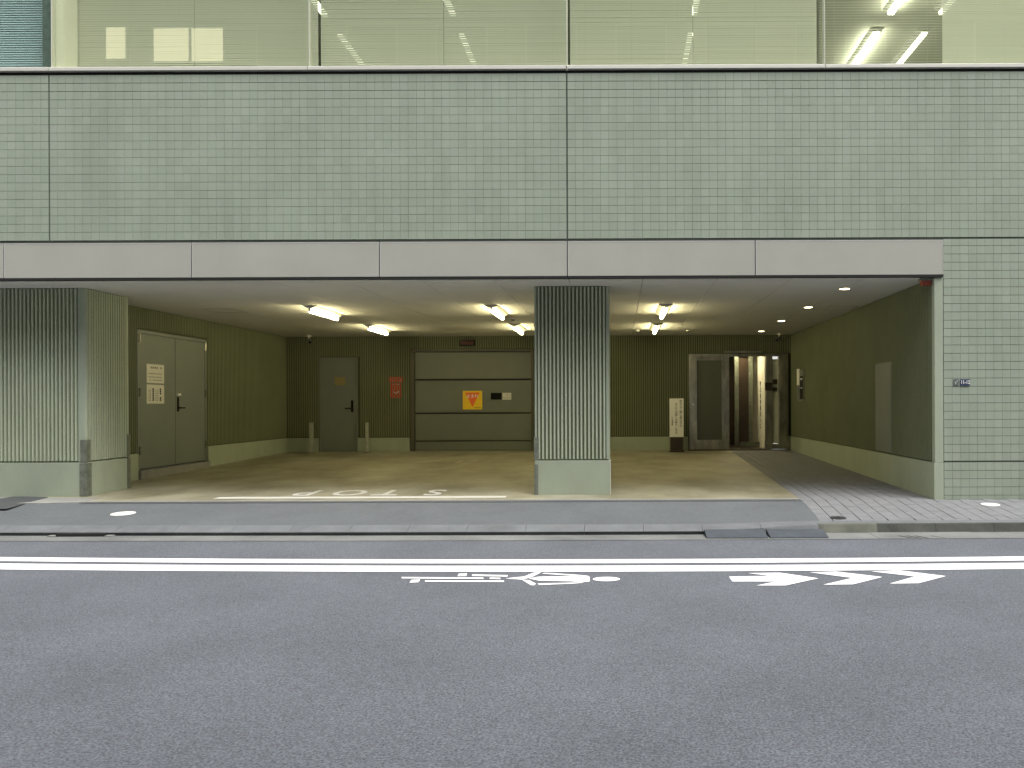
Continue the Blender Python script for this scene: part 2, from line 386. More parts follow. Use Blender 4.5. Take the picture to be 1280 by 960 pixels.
for kx in range(44):
    y = GY1 - (PD / 2 if kx % 2 else 0)
    if kx % 2: cands.append((divide_x(GY1 - PD / 4) + kx * PW + PW / 2, GY1 - PD / 4, 1, .5)) if divide_x(GY1) + kx * PW + PW < GX1 else None
    while y > -1.5:
        yc = y - PD / 2; xc = divide_x(yc) + kx * PW + PW / 2; y -= PD
        if xc > 8.5: continue
        if yc > .05 and xc + PW / 2 > GX1 - .02:
            sxx = (GX1 - .02 - (xc - PW / 2)) / PW
            if sxx > .15: cands.append((xc - PW / 2 + sxx * PW / 2, yc, sxx, 1))
            continue
        y0, y1 = yc - PD / 2, yc + PD / 2; lo = -1.335 + kbend(xc); hi = .0 if xc > GX1 else 99
        y0, y1 = max(y0, lo), min(y1, hi)
        if y1 - y0 > .03: cands.append((xc, (y0 + y1) / 2, 1, (y1 - y0) / PD))
def seen(c): return abs(P(0, 0, 0)[0]) > 0 and (c[0] * F / (c[1] - CAM_Y) + VX) < 1290
cands.sort(key=lambda c: (not seen(c), c[1]))
rest = MB()
for i, (x, y, sx, sy) in enumerate(cands):
    z = walk_z(y) + random.uniform(-.0015, .0015); tilt = math.atan(.05 if y < 0 else .017)
    if i < 295:
        o = place('paver', paver_mesh, paved_walk, (x, y, z), (sx, sy, 1)); o.rotation_euler = (tilt, random.uniform(-.004, .004), -math.atan(.075 if y < 0 else .033))
    else:
        k = len(rest.v)
        rest.v += [(x + a * sx, y + b * sy, z + c + tilt * b * sy) for a, b, c in pm.v]; rest.f += [tuple(k + j for j in f) for f in pm.f]
rest.build('far_pavers', M['paver'], paved_walk, kind='stuff')

# kerbs -------------------------------------------------------------
kerb = struct('kerb', MB().box(-38, 38, -1.3, -1.29, -.3, -.2), M['kerb'])
def kerb_stone(x0, x1, raised, m):
    g = .0018; a, b = x0 + g, x1 - g
    def sec(x, r):
        c = kbend(x)
        low = [(-1.455, -.40), (-1.455, -.068), (-1.475, -.064), (-1.495, -.070),  (-1.61, -.108), (-1.620, -.116), (-1.597, -.132), (-1.597, -.40)]
        high = [(-1.325, -.40), (-1.325, -.060), (-1.340, -.056), (-1.480, -.058), (-1.500, -.062), (-1.510, -.072), (-1.548, -.155), (-1.56, -.40)]
        return [(x, l[0] * (1 - r) + h[0] * r + c, l[1] * (1 - r) + h[1] * r) for l, h in zip(low, high)]
    ra, rb = raised if isinstance(raised, tuple) else (raised, raised)
    A, B = sec(a, ra), sec(b, rb); n = len(A); mb = MB(); mb.v = A + B
    mb.f = [tuple(range(n))[::-1], tuple(range(n, 2 * n))] + [(i, (i + 1) % n, n + (i + 1) % n, n + i) for i in range(n)]
    o = mb.build('kerb_stone', M['kerb'], kerb)
    if m is not M['kerb']:
        o.data.materials.append(m)
        for p_ in o.data.polygons:
            if p_.normal.y < -.5 or (p_.normal.y < -.2 and p_.normal.z < .3): p_.material_index = 1
x = KX
while x < 9: kerb_stone(x, x + .6, 1.0, M['kerb_dirty'] if x > KX + .1 else M['kerb_mid']); x += .6
kerb_stone(KX - .6, KX, (.45, 1.0), M['kerb']); kerb_stone(KX - 1.2, KX - .6, (0, .45), M['kerb'])
x = KX - 1.2; IN0, IN1 = -5.86, -5.36
while x > -12:
    kerb_stone(x - .6, x, 0.0, M['kerb']); x -= .6

# road markings -----------------------------------------------------
MZ = ROAD_Z + .004
def line(y0, y1):
    mb = MB(); q = xs(-40, 40, 100)
    for a, b in zip(q, q[1:]): mb.quad((a, y0 + bend(a), MZ), (b, y0 + bend(b), MZ), (b, y1 + bend(b), MZ), (a, y1 + bend(a), MZ))
    mb.build('edge_line', M['white'], road)
line(-3.06, -2.887); line(-3.395, -3.16)
def marking(name, polys, ox, oy, s):
    mb = MB()
    for poly in polys:
        mb.quad(*[(*G(ox + x / s, oy + y / s, MZ), MZ) for x, y in poly][::-1])
    return mb.build(name, M['white'], road)
head = [(1112 + 68 * math.cos(t * math.pi / 12), 135 + 11 * math.sin(t * math.pi / 12)) for t in range(24)]
def bar(x0, y0, x1, y1, h): return [(x0, y0 - h), (x1, y1 - h), (x1, y1 + h), (x0, y0 + h)]
marking('cyclist_symbol', [bar(88, 128, 497, 131, 3.44), bar(440, 116, 618, 119, 3.77), bar(528, 131, 582, 132, 3.44), bar(205, 145, 600, 146, 3.77),
    [(374, 108), (416, 107), (411, 120), (367, 121)], [(137, 139), (181, 137), (172, 151), (127, 153)],
    [(608, 132), (660, 126), (700, 122), (745, 104), (772, 99), (786, 102), (740, 125), (690, 138)],
    [(690, 138), (726, 140), (760, 158), (752, 166), (735, 166), (708, 150)],
    [(788, 108), (806, 104), (960, 113), (1022, 119), (1022, 122), (960, 119)],
    [(722, 132), (775, 123), (940, 120), (1028, 123), (1028, 147), (990, 151), (940, 147), (775, 143)],
    [(768, 157), (985, 152), (1000, 153), (960, 157), (776, 165)], head], 480, 690, 4)
marking('arrow_symbol', [[(48, 131), (270, 127), (148, 112), (320, 110), (525, 140), (350, 178), (195, 178), (300, 157), (66, 157)]], 900, 690, 4.267)
marking('chevron_symbol', [[(478, 108), (620, 104), (866, 133), (710, 172), (550, 174), (708, 138)]], 900, 690, 4.267)
marking('chevron_symbol', [[(806, 103), (958, 98), (1205, 128), (1060, 166), (905, 168), (1040, 130)]], 900, 690, 4.267)
# garage floor markings: stop line and STOP written for drivers leaving
mb = MB(); x0, x1 = -5.08, -1.42
mb.quad((x0, .30, walk_z(.30) + .004), (x1, .30, walk_z(.30) + .004), (x1, .46, walk_z(.46) + .004), (x0, .46, walk_z(.46) + .004)); mb.build('stop_line', M['old_white'], garage_floor)
for ch, px in (('P', 385), ('O', 438), ('T', 486), ('S', 544)):
    X = (px - VX) * 10.62 / F
    o = text('stop_letter', ch, .78, M['old_white'], garage_floor, (X, .88, walk_z(.88) + .004), rot=(-math.atan(.017), 0, R(180)), sx=.72, ext=.0003, weight=.012)
mb = MB()
for (a, b) in ((520, 548), (568, 576), (580, 596)):
    xa, ya = G(a, 577.5, .11); xb, yb = G(b, 575.5, .11)
    for k in range(2): mb.quad(*[(x_, y_ + k * .22, walk_z(y_ + k * .22) + .004) for x_, y_ in ((xa, ya), (xb, yb - .05), (xb, yb + .10), (xa + .06, ya + .14))])
mb.build('worn_marking', M['worn'], garage_floor)

# ================================================================== the building
B = empty('office_building', (0, 0, 0), 'office building clad in small sage green tiles above a deep open ground floor garage', 'building')
CZ = 2.70                                     # garage ceiling
TX, TZ = .1014, .1005
# tiled facade ------------------------------------------------------
X0, X1 = -.612 - 95 * TX, -.612 + 82 * TX
PIER = -.612 + 45 * TX                        # 3.951
wall = MB(); wall.box(X0, X1, .008, .25, 3.160, 5.20); wall.box(PIER, X1, .008, .40, -.3, 3.158)
wall.build('wall_backing', M['grout'], B)
tiles = []                                    # (xc, zc, w, h)
jx = (-62, 0)
def colspan(k):
    a, b = -.612 + k * TX, -.612 + (k + 1) * TX
    if k in jx: a += .009
    if k + 1 in jx: b -= .009
    return a, b
for k in range(-95, 82):
    a, b = colspan(k)
    for r in range(20):
        z0 = 3.185 + r * TZ
        tiles.append((k, a, b, z0, z0 + TZ, .0058 if r >= 17 else .0032))
for k in range(45, 82):
    a, b = colspan(k)
    for r in range(27):
        z0 = .468 + r * TZ; z1 = min(z0 + TZ, 3.164)
        tiles.append((k, a, b, z0, z1, .0042))
    for r in range(5):
        z1 = .452 - r * TZ; z0 = max(z1 - TZ, -.05)
        tiles.append((k, a, b, z0, z1, .0042))
hw = .5; i_ = .03
unit = MB(); unit.v = [(-.5, 0, -.5), (.5, 0, -.5), (.5, 0, .5), (-.5, 0, .5), (-.495, -.008, -.495), (.495, -.008, -.495), (.495, -.008, .495), (-.495, -.008, .495)]
unit.f = [(0, 1, 5, 4), (1, 2, 6, 5), (2, 3, 7, 6), (3, 0, 4, 7), (4, 5, 6, 7)]
tile_mesh = unit.mesh('tile', M['tile'])
def near(t): return (0 if (45 <= t[0] <= 53 and t[4] < 3.17) else 1, abs((t[1] + t[2]) / 2 - 3.6) + abs((t[3] + t[4]) / 2 - 3.2))
tiles.sort(key=near)
rest = MB()
for i, (k, a, b, z0, z1, j) in enumerate(tiles):
    a2, b2, z2, z3 = a + .0008, b - .0008, z0 + j / 2, z1 - j / 2
    c = ((a2 + b2) / 2, .008, (z2 + z3) / 2); rx, rz = random.gauss(0, .005), random.gauss(0, .005)
    if i < 297:
        o = place('tile', tile_mesh, B, c, (b2 - a2, 1, z3 - z2)); o.rotation_euler = (rx, 0, rz)
    else:
        q = len(rest.v)
        for v in unit.v:
            x, y, z = v[0] * (b2 - a2), v[1], v[2] * (z3 - z2)
            rest.v.append((c[0] + x, c[1] + y + rz * x + rx * -z, c[2] + z))
        rest.f += [tuple(q + f_ for f_ in f) for f in unit.f]
rest.build('wall_tiles', M['tile'], B, kind='stuff')
# fascia panels over the opening -------------------------------------
fx = [-.612 + 2.276 * k for k in range(-5, 2)] + [PIER - .004]
for a, b in zip(fx, fx[1:]):
    p_ = MB().box(a + .006, b - .006, -.022, .06, 2.728, 3.150).build('fascia_panel', M['fascia'], B, bevel=.003)
    MB().box(a + .006, a + .012, -.024, -.0221, 2.731, 3.147).box(b - .012, b - .006, -.024, -.0221, 2.731, 3.147).box(a + .0125, b - .0125, -.024, -.0221, 3.139, 3.147).build('panel_trim', M['edge'], p_)
MB().box(fx[0], PIER - .01, -.008, .2, 2.705, 3.158).build('fascia_backing', M['joint'], B)
MB().box(fx[0], PIER - .012, -.018, .05, 2.700, 2.7235).build('drip_edge', M['joint'], B)
# window band --------------------------------------------------------
GZ0, GZ1 = 5.287, 7.25
mull = [-.612 + 3.1355 * k for k in range(-4, 4)]
MB().box(X0, X1, .03, .3, 5.195, 5.24).build('shadow_gap', M['joint'], B)
for a, b in zip(mull, mull[1:]):
    sill = MB().prism([(a + .006, -.03, 5.238), (a + .006, .30, 5.238), (a + .006, .30, 5.296), (a + .006, -.012, 5.287), (a + .006, -.03, 5.275)], (b - a - .012, 0, 0)).build('window_sill', M['frame'], B)
    teal = b < -6.5
    win = MB().box(a - .012, a + .012, .035, .075, 5.29, GZ1).build('window', M['frame'], B)
    MB().quad((a + .004, .03, GZ0), (b - .004, .03, GZ0), (b - .004, .03, GZ1), (a + .004, .03, GZ1)).build('pane', M['glass_teal'] if teal else M['glass'], win)
    MB().box(a - .003, a + .003, .022, .034, GZ0, GZ1).build('sealant_joint', M['frame'], win)
    mid = (a + b) / 2
    for (u, v) in ((a + (.022 if a > -6.8 or teal else -.035), mid - .0025), (mid + .0025, b - (.012 if not teal else .075))):
        is_open = u > 2.4 and u < 3.2
        pitch, width, tilt = (.034, .032, R(8)) if is_open else ((.029, .0348, R(70)) if not teal else (.029, .0345, R(62)))
        sb = MB(); z = GZ0 + .015; ca, sa = math.cos(tilt) * width / 2, math.sin(tilt) * width / 2
        while z < GZ1:
            j = random.uniform(-.0008, .0008)
            pts = [(-ca, -sa), (0, .0022), (ca, sa)]
            for (p, q) in zip(pts, pts[1:]):
                sb.quad((u, .36 + p[0], z + p[1] + j), (v, .36 + p[0], z + p[1] + j), (v, .36 + q[0], z + q[1] + j), (u, .36 + q[0], z + q[1] + j))
            z += pitch
        bl = sb.build('window_blind', M['slat_cool'] if teal else M['slat'], B)
        cb = MB()
        for t in (.12, .5, .88): cb.box(u + (v - u) * t - .0012, u + (v - u) * t + .0012, .343, .345, GZ0, GZ1)
        cb.build('blind_cord', M['white_plate'], bl)
MB().box(-6.955, -6.775, .09, .34, 5.29, 7.8).build('partition_wall', M['white_wall'], B)
MB().box(-7.03, -6.93, .08, .2, 5.29, 7.8).build('partition_frame', M['steel_dark'], B)
# office room --------------------------------------------------------
MB().box(X0, X1, .26, 9.6, CZ + .06, 5.10).build('floor_slab', M['slab'], B)
MB().quad((X0, .31, 5.11), (X1, .31, 5.11), (X1, 9.3, 5.11), (X0, 9.3, 5.11)).build('office_floor', M['carpet'], B)
MB().box(X0, X1, .3, 9.6, 7.8, 8.2).build('office_ceiling', M['room'], B)
rw = MB().box(X0, X1, 9.3, 9.5, 5.1, 7.8); rw.box(X0 - .2, X0, .03, 9.5, 3.2, 8.2); rw.box(X1, X1 + .2, .03, 9.5, -.2, 8.2); rw.box(-6.9, -6.85, .42, 9.3, 5.11, 7.79)
rw.build('office_wall', M['room'], B)
MB().box(X0, X1, .0, .3, 7.25, 14).box(X0, X1, .3, 9.6, 8.21, 14).build('upper_wall', M['fascia'], B)
# garage ceiling -----------------------------------------------------
cj = [GX0 - .2] + [.307 + .9075 * k for k in range(-8, 5) if GX0 - .1 < .307 + .9075 * k < GX1] + [PIER - .005]
for a, b in zip(cj, cj[1:]):
    MB().box(a + .003, b - .003, .0, GY1 + .2, CZ, CZ + .02).build('ceiling_panel', M['ceiling'], B)
MB().box(-14, GX0 - .2, .0, .8, CZ, CZ + .02).build('ceiling_panel', M['ceiling'], B)
MB().box(-14, PIER, .0, GY1 + .3, CZ + .022, CZ + .055).build('ceiling_void', M['joint'], B)
def hatch(px0, px1, y0, y1):
    a, b = px0, px1; w = .012
    mb = MB().box(a, b, y0, y0 + w, CZ - .002, CZ + .001).box(a, b, y1 - w, y1, CZ - .002, CZ + .001)
    mb.box(a, a + w, y0 + w, y1 - w, CZ - .002, CZ + .001).box(b - w, b, y0 + w, y1 - w, CZ - .002, CZ + .001)
    mb.build('ceiling_hatch', M['steel_dark'], B)
hatch(-6.55, -6.05, 2.9, 3.4); hatch(3.35, 3.8, 2.9, 3.4)
# left pier (ribbed), set back under the fascia -----------------------
PY = .60; LX = -6.86
pier = MB().box(-14, LX - .1, PY + .03, 1.49, -.3, CZ).box(LX - .1, LX - .03, PY + .03, 1.49, -.3, CZ).build('left_pier', M['rib_shade'], B)
rb = MB(); ribs(rb, 'x', -14, LX - .105, PY + .03, -1, .470, CZ - .012); ribs(rb, 'y', PY + .05, 1.44, LX - .03, 1, .470, CZ - .012, w=.028)
rb.build('ribbed_cladding', M['rib'], pier)
MB().prism([(LX - .10, PY + .029, .462), (LX - .10, PY, .462), (LX - .02, PY, .462), (LX, PY + .02, .462), (LX, PY + .05, .462), (LX - .029, PY + .05, .462)], (0, 0, CZ - .464)).box(LX - .029, LX + .004, 1.44, 1.495, .462, CZ - .002).build('corner_strip', M['base'], pier)
MB().box(-14, LX - .001, PY - .01, PY + .028, -.3, .447).box(LX - .028, LX + .012, PY - .01, 1.50, -.3, .447).build('pier_base', M['base'], pier, bevel=.004)
def guard(x, y, z0, z1, sx, sy, parent, t=.006, w=.075):
    MB().box(min(x, x + sx * w), max(x, x + sx * w), min(y, y - sy * t), max(y, y - sy * t), z0, z1).box(min(x, x - sx * t), max(x, x - sx * t), min(y - sy * t, y + sy * w), max(y - sy * t, y + sy * w), z0, z1).build('corner_guard', M['steel_dark'], parent)
guard(LX + .013, PY - .011, -.02, .44, -1, 1, pier, w=.09); guard(LX + .005, PY - .004, .455, .74, -1, 1, pier, w=.075)
guard(LX + .016, 1.502, -.02, .455, -1, -1, pier, w=.06); guard(LX + .008, 1.50, .46, .78, -1, -1, pier, w=.05)
# centre column ------------------------------------------------------
CX0, CX1 = -1.078, -.122
colm = MB().box(CX0 + .03, CX1 - .03, PY + .03, 1.45, -.3, CZ).build('column', M['rib_shade'], B)
rb = MB(); ribs(rb, 'x', CX0 + .03, CX1 - .035, PY + .03, -1, .470, CZ - .012); ribs(rb, 'y', PY + .04, 1.44, CX1 - .03, 1, .470, CZ - .012); ribs(rb, 'y', PY + .04, 1.44, CX0 + .03, -1, .470, CZ - .012)
rb.build('ribbed_cladding', M['rib'], colm)
MB().box(CX1 - .034, CX1, PY + .002, PY + .036, .468, CZ - .011).box(CX0, CX0 + .026, PY + .002, PY + .036, .468, CZ - .011).build('corner_strip', M['base'], colm)
MB().box(CX0, CX1 + .012, PY - .012, 1.46, -.3, .449).build('column_base', M['base'], colm, bevel=.004)
MB().box(CX1 + .0125, CX1 + .018, PY - .016, PY + .05, -.02, .45).build('edge_trim', M['white_plate'], colm)
guard(CX0 - .003, PY - .013, -.02, .40, 1, 1, colm, w=.045); guard(CX0 - .004, PY - .002, .44, .75, 1, 1, colm, w=.055)
# garage walls -------------------------------------------------------
DY0, DY1, DZ0, DZ1 = 2.61, 4.58, .19, 2.30
lw = MB().box(GX0 - .2, GX0, 1.49, DY0 - .02, -.2, CZ + .01).box(GX0 - .2, GX0, DY1 + .02, GY1 + .2, -.2, CZ + .01).box(GX0 - .2, GX0, DY0 - .02, DY1 + .02, DZ1 + .02, CZ + .01).box(GX0 - .2, GX0, DY0 - .02, DY1 + .02, -.2, DZ0 - .012).build('left_garage_wall', M['wall_shade'], B)
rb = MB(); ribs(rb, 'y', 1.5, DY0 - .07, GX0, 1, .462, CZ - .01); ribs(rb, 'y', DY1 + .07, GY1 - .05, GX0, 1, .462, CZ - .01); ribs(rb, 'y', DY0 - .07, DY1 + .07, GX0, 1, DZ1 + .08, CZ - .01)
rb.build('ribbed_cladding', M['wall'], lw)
MB().box(GX0 - .05, GX0 + .05, 1.5, DY0 - .065, -.2, .445).build('wall_base', M['base'], lw, bevel=.004)
MB().box(GX0 - .05, GX0 + .05, DY1 + .065, GY1 - .05, -.2, .445).build('wall_base', M['base'], lw, bevel=.004)
MB().box(GX0 - .05, GX0 + .09, DY0 - .06, DY1 + .06, -.2, DZ0 - .012).build('door_step', M['apron'], lw, bevel=.004)
fr = MB().box(GX0 - .06, GX0 + .03, DY0 - .05, DY0, DZ0 - .01, DZ1 + .05).box(GX0 - .06, GX0 + .03, DY1, DY1 + .05, DZ0 - .01, DZ1 + .05).box(GX0 - .06, GX0 + .03, DY0, DY1, DZ1, DZ1 + .05).build('door_frame', M['door'], B)
MB().box(GX0 - .08, GX0 - .03, DY0, DY1, DZ0, DZ1).build('door_recess', M['joint'], fr)
mid = (DY0 + DY1) / 2 + .03
for (y0, y1) in ((DY0, mid), (mid, DY1)):
    lf = MB().box(GX0 - .02, GX0 + .022, y0 + .006, y1 - .004, DZ0 + .012, DZ1 - .006).build('door_leaf', M['door'], B, bevel=.002)
    hy = y0 + .0 if y0 == DY0 else y1
    for hz in (.42, 1.32, 2.16): MB().cyl((GX0 + .036, hy, hz), (GX0 + .036, hy, hz + .13), .017, n=10).build('hinge', M['steel'] if hz > 2 else M['steel_dark'], lf)
    if y0 == mid:
        MB().box(GX0 + .023, GX0 + .03, mid + .05, mid + .10, 1.08, 1.32).cyl((GX0 + .03, mid + .075, 1.14), (GX0 + .075, mid + .075, 1.14), .012, n=10).cyl((GX0 + .075, mid + .065, 1.14), (GX0 + .075, mid + .20, 1.14), .010, n=10).build('handle', M['black'], lf)
        MB().box(GX0 + .023, GX0 + .05, mid + .03, mid + .13, 1.345, 1.38).build('lock_cover', M['white_plate'], lf)
# back wall with door, shutter and entrance openings
def bx(px): return P(px, 505, GY1)[0]
SD0, SD1, SDZ = bx(399.5), bx(447.5), 2.24
SH0, SH1, SHZ = bx(518), bx(664), 2.36
EN0, EN1, ENZ = bx(861), bx(984.5), 2.28
FZ = walk_z(GY1)
bw = MB(); segs = [(GX0, SD0, 9), (SD0, SD1, SDZ), (SD1, SH0 - .08, 9), (SH0 - .08, SH1 + .06, SHZ + .05), (SH1 + .06, EN0, 9), (EN0, EN1, ENZ), (EN1, GX1 + .1, 9)]
for a, b, z in segs: bw.box(a, b, GY1, GY1 + .2, -.2 if z == 9 else z, CZ + .01)
bwo = bw.build('back_garage_wall', M['wall_shade'], B)
rb = MB()
for a, b, z in segs:
    if z == 9:
        MB().box(a + .002, b - .02, GY1 - .05, GY1 + .03, -.1, .445).build('wall_base', M['base'], bwo, bevel=.004)
n_ = int((GX1 - GX0) / .0505)
for i in range(n_):
    x = GX0 + .03 + i * .0505; z = .462
    for a, b, zz in segs:
        if zz != 9 and a - .02 < x < b + .02: z = zz + .012
    ribs(rb, 'x', x, x + .0505, GY1, -1, z, CZ - .01)
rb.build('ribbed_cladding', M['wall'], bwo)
MB().box(SD0 - .1, SD1 + .1, GY1 + .21, GY1 + .3, -.2, 2.5).build('door_light_block', M['joint'], bwo)  # added unseen sheet, stops outside light leaking under the door
sd = MB().box(SD0 + .03, SD1 - .03, GY1 + .02, GY1 + .06, FZ + .01, SDZ - .03).build('steel_door', M['door'], B, bevel=.002)
MB().box(SD0, SD0 + .03, GY1 - .02, GY1 + .12, FZ, SDZ).box(SD1 - .03, SD1, GY1 - .02, GY1 + .12, FZ, SDZ).box(SD0 + .03, SD1 - .03, GY1 - .02, GY1 + .12, SDZ - .03, SDZ).build('frame', M['door'], sd)
MB().box(SD1 - .16, SD1 - .11, GY1 + .008, GY1 + .019, 1.02, 1.28).cyl((SD1 - .135, GY1 + .01, 1.10), (SD1 - .135, GY1 - .05, 1.10), .012, n=10).cyl((SD1 - .125, GY1 - .05, 1.10), (SD1 - .27, GY1 - .05, 1.10), .012, n=10).build('handle', M['black'], sd)
MB().box(SD0 + .33, SD0 + .57, GY1 + .015, GY1 + .0195, 1.62, 1.80).build('faded_plate', mat('faded_plate_paint', (.26, .21, .09), .6), sd)
sh = MB().box(SH0 - .08, SH0 - .0, GY1 - .035, GY1 + .15, FZ, SHZ).box(SH1, SH1 + .06, GY1 - .035, GY1 + .15, FZ, SHZ).box(SH0 - .08, SH1 + .06, GY1 - .035, GY1 + .15, SHZ + .002, SHZ + .05).build('garage_shutter', mat('shutter_frame_paint', (.075, .07, .045), .5), B)
MB().box(SH0, SH1, GY1 + .10, GY1 + .12, FZ, SHZ).build('shutter_backing', M['joint'], sh)
zs = [P(0, y, GY1)[1] for y in (557 - 3.1, 522 - 3.1, 480 - 3.1)] + [SHZ]
for z0, z1 in zip(zs, zs[1:]): MB().box(SH0 + .004, SH1 - .004, GY1 + .05, GY1 + .09, z0 + .016, z1 - .016).build('shutter_panel', M['shutter'], sh, bevel=.008)
MB().box(SH0 + .004, SH1 - .004, GY1 + .045, GY1 + .095, FZ + .004, zs[0] - .01).build('bottom_rail', M['shutter'], sh, bevel=.004)
# right garage wall
HY0, HY1 = 1.52, 2.20
rwall = MB().box(GX1, PIER, .012, GY1 + .2, -.2, CZ + .01).build('right_garage_wall', M['wall_shade'], B)
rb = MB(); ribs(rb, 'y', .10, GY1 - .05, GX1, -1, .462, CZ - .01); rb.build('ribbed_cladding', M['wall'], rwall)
MB().box(GX1 - .04, GX1 + .02, .0, GY1 - .05, -.2, .445).build('wall_base', M['base'], rwall, bevel=.004)
MB().box(GX1 + .0205, PIER - .004, .001, .011, -.2, .445).build('corner_base', M['base'], rwall)
MB().box(GX1 - .03, PIER - .004, .002, .09, .4451, CZ - .002).build('corner_strip', M['base'], rwall, bevel=.006)
hp = MB().box(GX1 - .045, GX1 - .02, HY0, HY1, .475, 1.73).build('service_panel', M['door'], B, bevel=.003)
MB().box(GX1 - .038, GX1 - .021, HY0 - .025, HY0 - .002, .47, 1.755).box(GX1 - .038, GX1 - .021, HY1 + .002, HY1 + .025, .47, 1.755).box(GX1 - .038, GX1 - .021, HY0 - .002, HY1 + .002, 1.733, 1.755).build('panel_frame', M['shutter'], hp)
# entrance -----------------------------------------------------------
EY = GY1 - .08
ent = MB().box(EN0, EN1, EY + .02, EY + .1, ENZ - .06, ENZ).build('entrance_frame', M['steel'], B)
for a, b in ((861, 871), (902, 911), (957, 965), (973, 984.5)):
    MB().box(bx(a), bx(b), EY, EY + .16, FZ + .02, ENZ - .061).build('post', M['steel'], ent, bevel=.006)
def bz(py): return P(VX, py, GY1)[1]
MB().box(bx(871), bx(902), EY + .03, EY + .09, FZ + .02, FZ + .23).build('kick_rail', M['steel'], ent, bevel=.004)
MB().box(bx(965), bx(973), EY + .03, EY + .09, FZ + .02, FZ + .14).build('kick_rail', M['steel'], ent, bevel=.004)
MB().box(bx(871), bx(902), EY + .05, EY + .062, FZ + .23, bz(451)).build('glass_panel', M['door_glass'], ent)
MB().box(bx(871), bx(902), EY + .04, EY + .08, bz(451), ENZ - .061).build('top_rail', M['steel'], ent)
MB().box(bx(965), bx(973), EY + .01, EY + .018, FZ + .14, ENZ - .061).build('glass_panel', M['clear'], ent)
MB().box(EN0 - .02, EN1 + .03, EY - .05, EY - .001, FZ - .02, FZ + .018).build('base_plate', M['dark'], ent)
MB().box(bx(911), bx(957), EY - .03, EY + .10, FZ + .019, FZ + .035).build('threshold', M['steel'], ent)
MB().box(bx(905), bx(951), EY - .09, EY - .05, ENZ + .02, ENZ + .055).cyl((bx(930), EY - .09, ENZ + .037), (bx(930), EY - .13, ENZ + .037), .025, n=10).build('door_closer', M['steel'], ent)
MB().cyl((bx(866), EY - .001, 1.16), (bx(866), EY - .012, 1.16), .022, n=12).build('key_cylinder', M['white_plate'], ent)
MB().box(bx(955.5), bx(964), EY - .05, EY - .001, bz(489), bz(479)).box(bx(965.5), bx(971), EY + .022, EY + .049, bz(481), bz(475)).box(bx(965.5), bx(971), EY + .022, EY + .049, bz(490), bz(485)).build('lock_case', M['dark'], ent, bevel=.004)
VE = 10.3
lob = MB().box(3.32, 3.40, GY1 + .21, VE, -.1, 2.5).build('lobby_wall', M['white_wall'], B)
MB().box(1.6, 3.8, VE, VE + .1, -.1, 2.6).build('lobby_back', M['dark'], lob)
MB().box(1.5, 1.6, GY1 + .21, VE, -.1, 2.6).build('lobby_side', M['white_wall'], lob)
MB().box(1.5, 3.9, GY1 + .21, VE, 2.5, 2.6).build('lobby_ceiling', M['white_wall'], lob)
MB().box(1.6, 3.32, GY1 + .21, VE, -.1, FZ + .01).build('lobby_mat', M['dark'], lob)
MB().box(bx(965) + .003, bx(973) - .003, EY + .05, EY + .075, FZ + .15, 2.16).build('side_board', M['white_wall'], lob)
MB().cyl((2.75, 9.0, 2.47), (2.75, 9.0, 2.499), .2, n=20).build('lobby_lamp', M['lobby'], lob)
inn = MB()
IY = 9.3
for a, b in ((918.5, 923.5), (936, 941)):
    inn.box(P(a, 505, IY)[0], P(b, 505, IY)[0], IY, IY + .06, FZ + .012, 2.32)
inn.box(P(904, 505, IY)[0], P(941, 505, IY)[0], IY + .004, IY + .05, 2.322, 2.48)
inn.build('inner_door_frame', M['steel_dark'], lob)
MB().box(P(923.5, 505, IY)[0], P(936, 505, IY)[0], IY + .02, IY + .05, FZ + .1, 2.25).build('inner_door', M['dark'], lob)
MB().box(P(923.5, 505, IY)[0] + .02, 3.318, IY - .16, IY - .1, .16, .27).build('inner_kick_rail', M['steel_dark'], lob)
for i, ch in enumerate('関係者専用出入口'):
    text('wall_lettering', ch, .13, M['ink'], lob, (3.316, 9.0, 1.62 - i * .14), rot=(R(90), 0, R(-90)), sx=1.3, weight=.003)

# ================================================================== lights
def fixture(x, y, label):
    t = empty('ceiling_light', (x, y, CZ), label, 'ceiling light', 'fluorescent ceiling lights')
    L = .62
    MB().prism([(x - .115, y - L, CZ), (x + .115, y - L, CZ), (x + .03, y - L, CZ - .045), (x - .03, y - L, CZ - .045)], (0, 2 * L, 0)).build('lamp_body', M['lamp_body'], t)
    MB().cyl((x, y - L + .04, CZ - .078), (x, y + L - .04, CZ - .078), .028, n=14).build('tube', M['tube'], t)
    for s in (-1, 1): MB().box(x - .015, x + .015, y + s * (L - .02) - .014, y + s * (L - .02) + .014, CZ - .092, CZ - .0451).build('lamp_holder', M['lamp_body'], t)
fixture(-4.72, 3.15, 'lit fluorescent ceiling light over the garage left side, the nearer to the street')
fixture(-4.72, 6.05, 'lit fluorescent ceiling light near the grey back door, left row, deeper in')
fixture(-1.94, 3.15, 'lit fluorescent ceiling light in front of the shutter, the nearer to the street')
fixture(-1.96, 6.05, 'lit fluorescent ceiling light close to the shutter and half beside the column')
fixture(.73, 3.15, 'lit fluorescent ceiling light right of the column, the nearer to the street')
fixture(.74, 6.05, 'lit fluorescent ceiling light right of the column, the one near the back wall')
dl = [(.95, 'round lit downlight nearest the street on the right side of the ceiling'), (3.0, 'round lit downlight second from the street beside the ceiling hatch'),
      (5.1, 'round lit downlight third from the street above the paved walkway'), (7.2, 'round lit downlight closest to the steel entrance')]
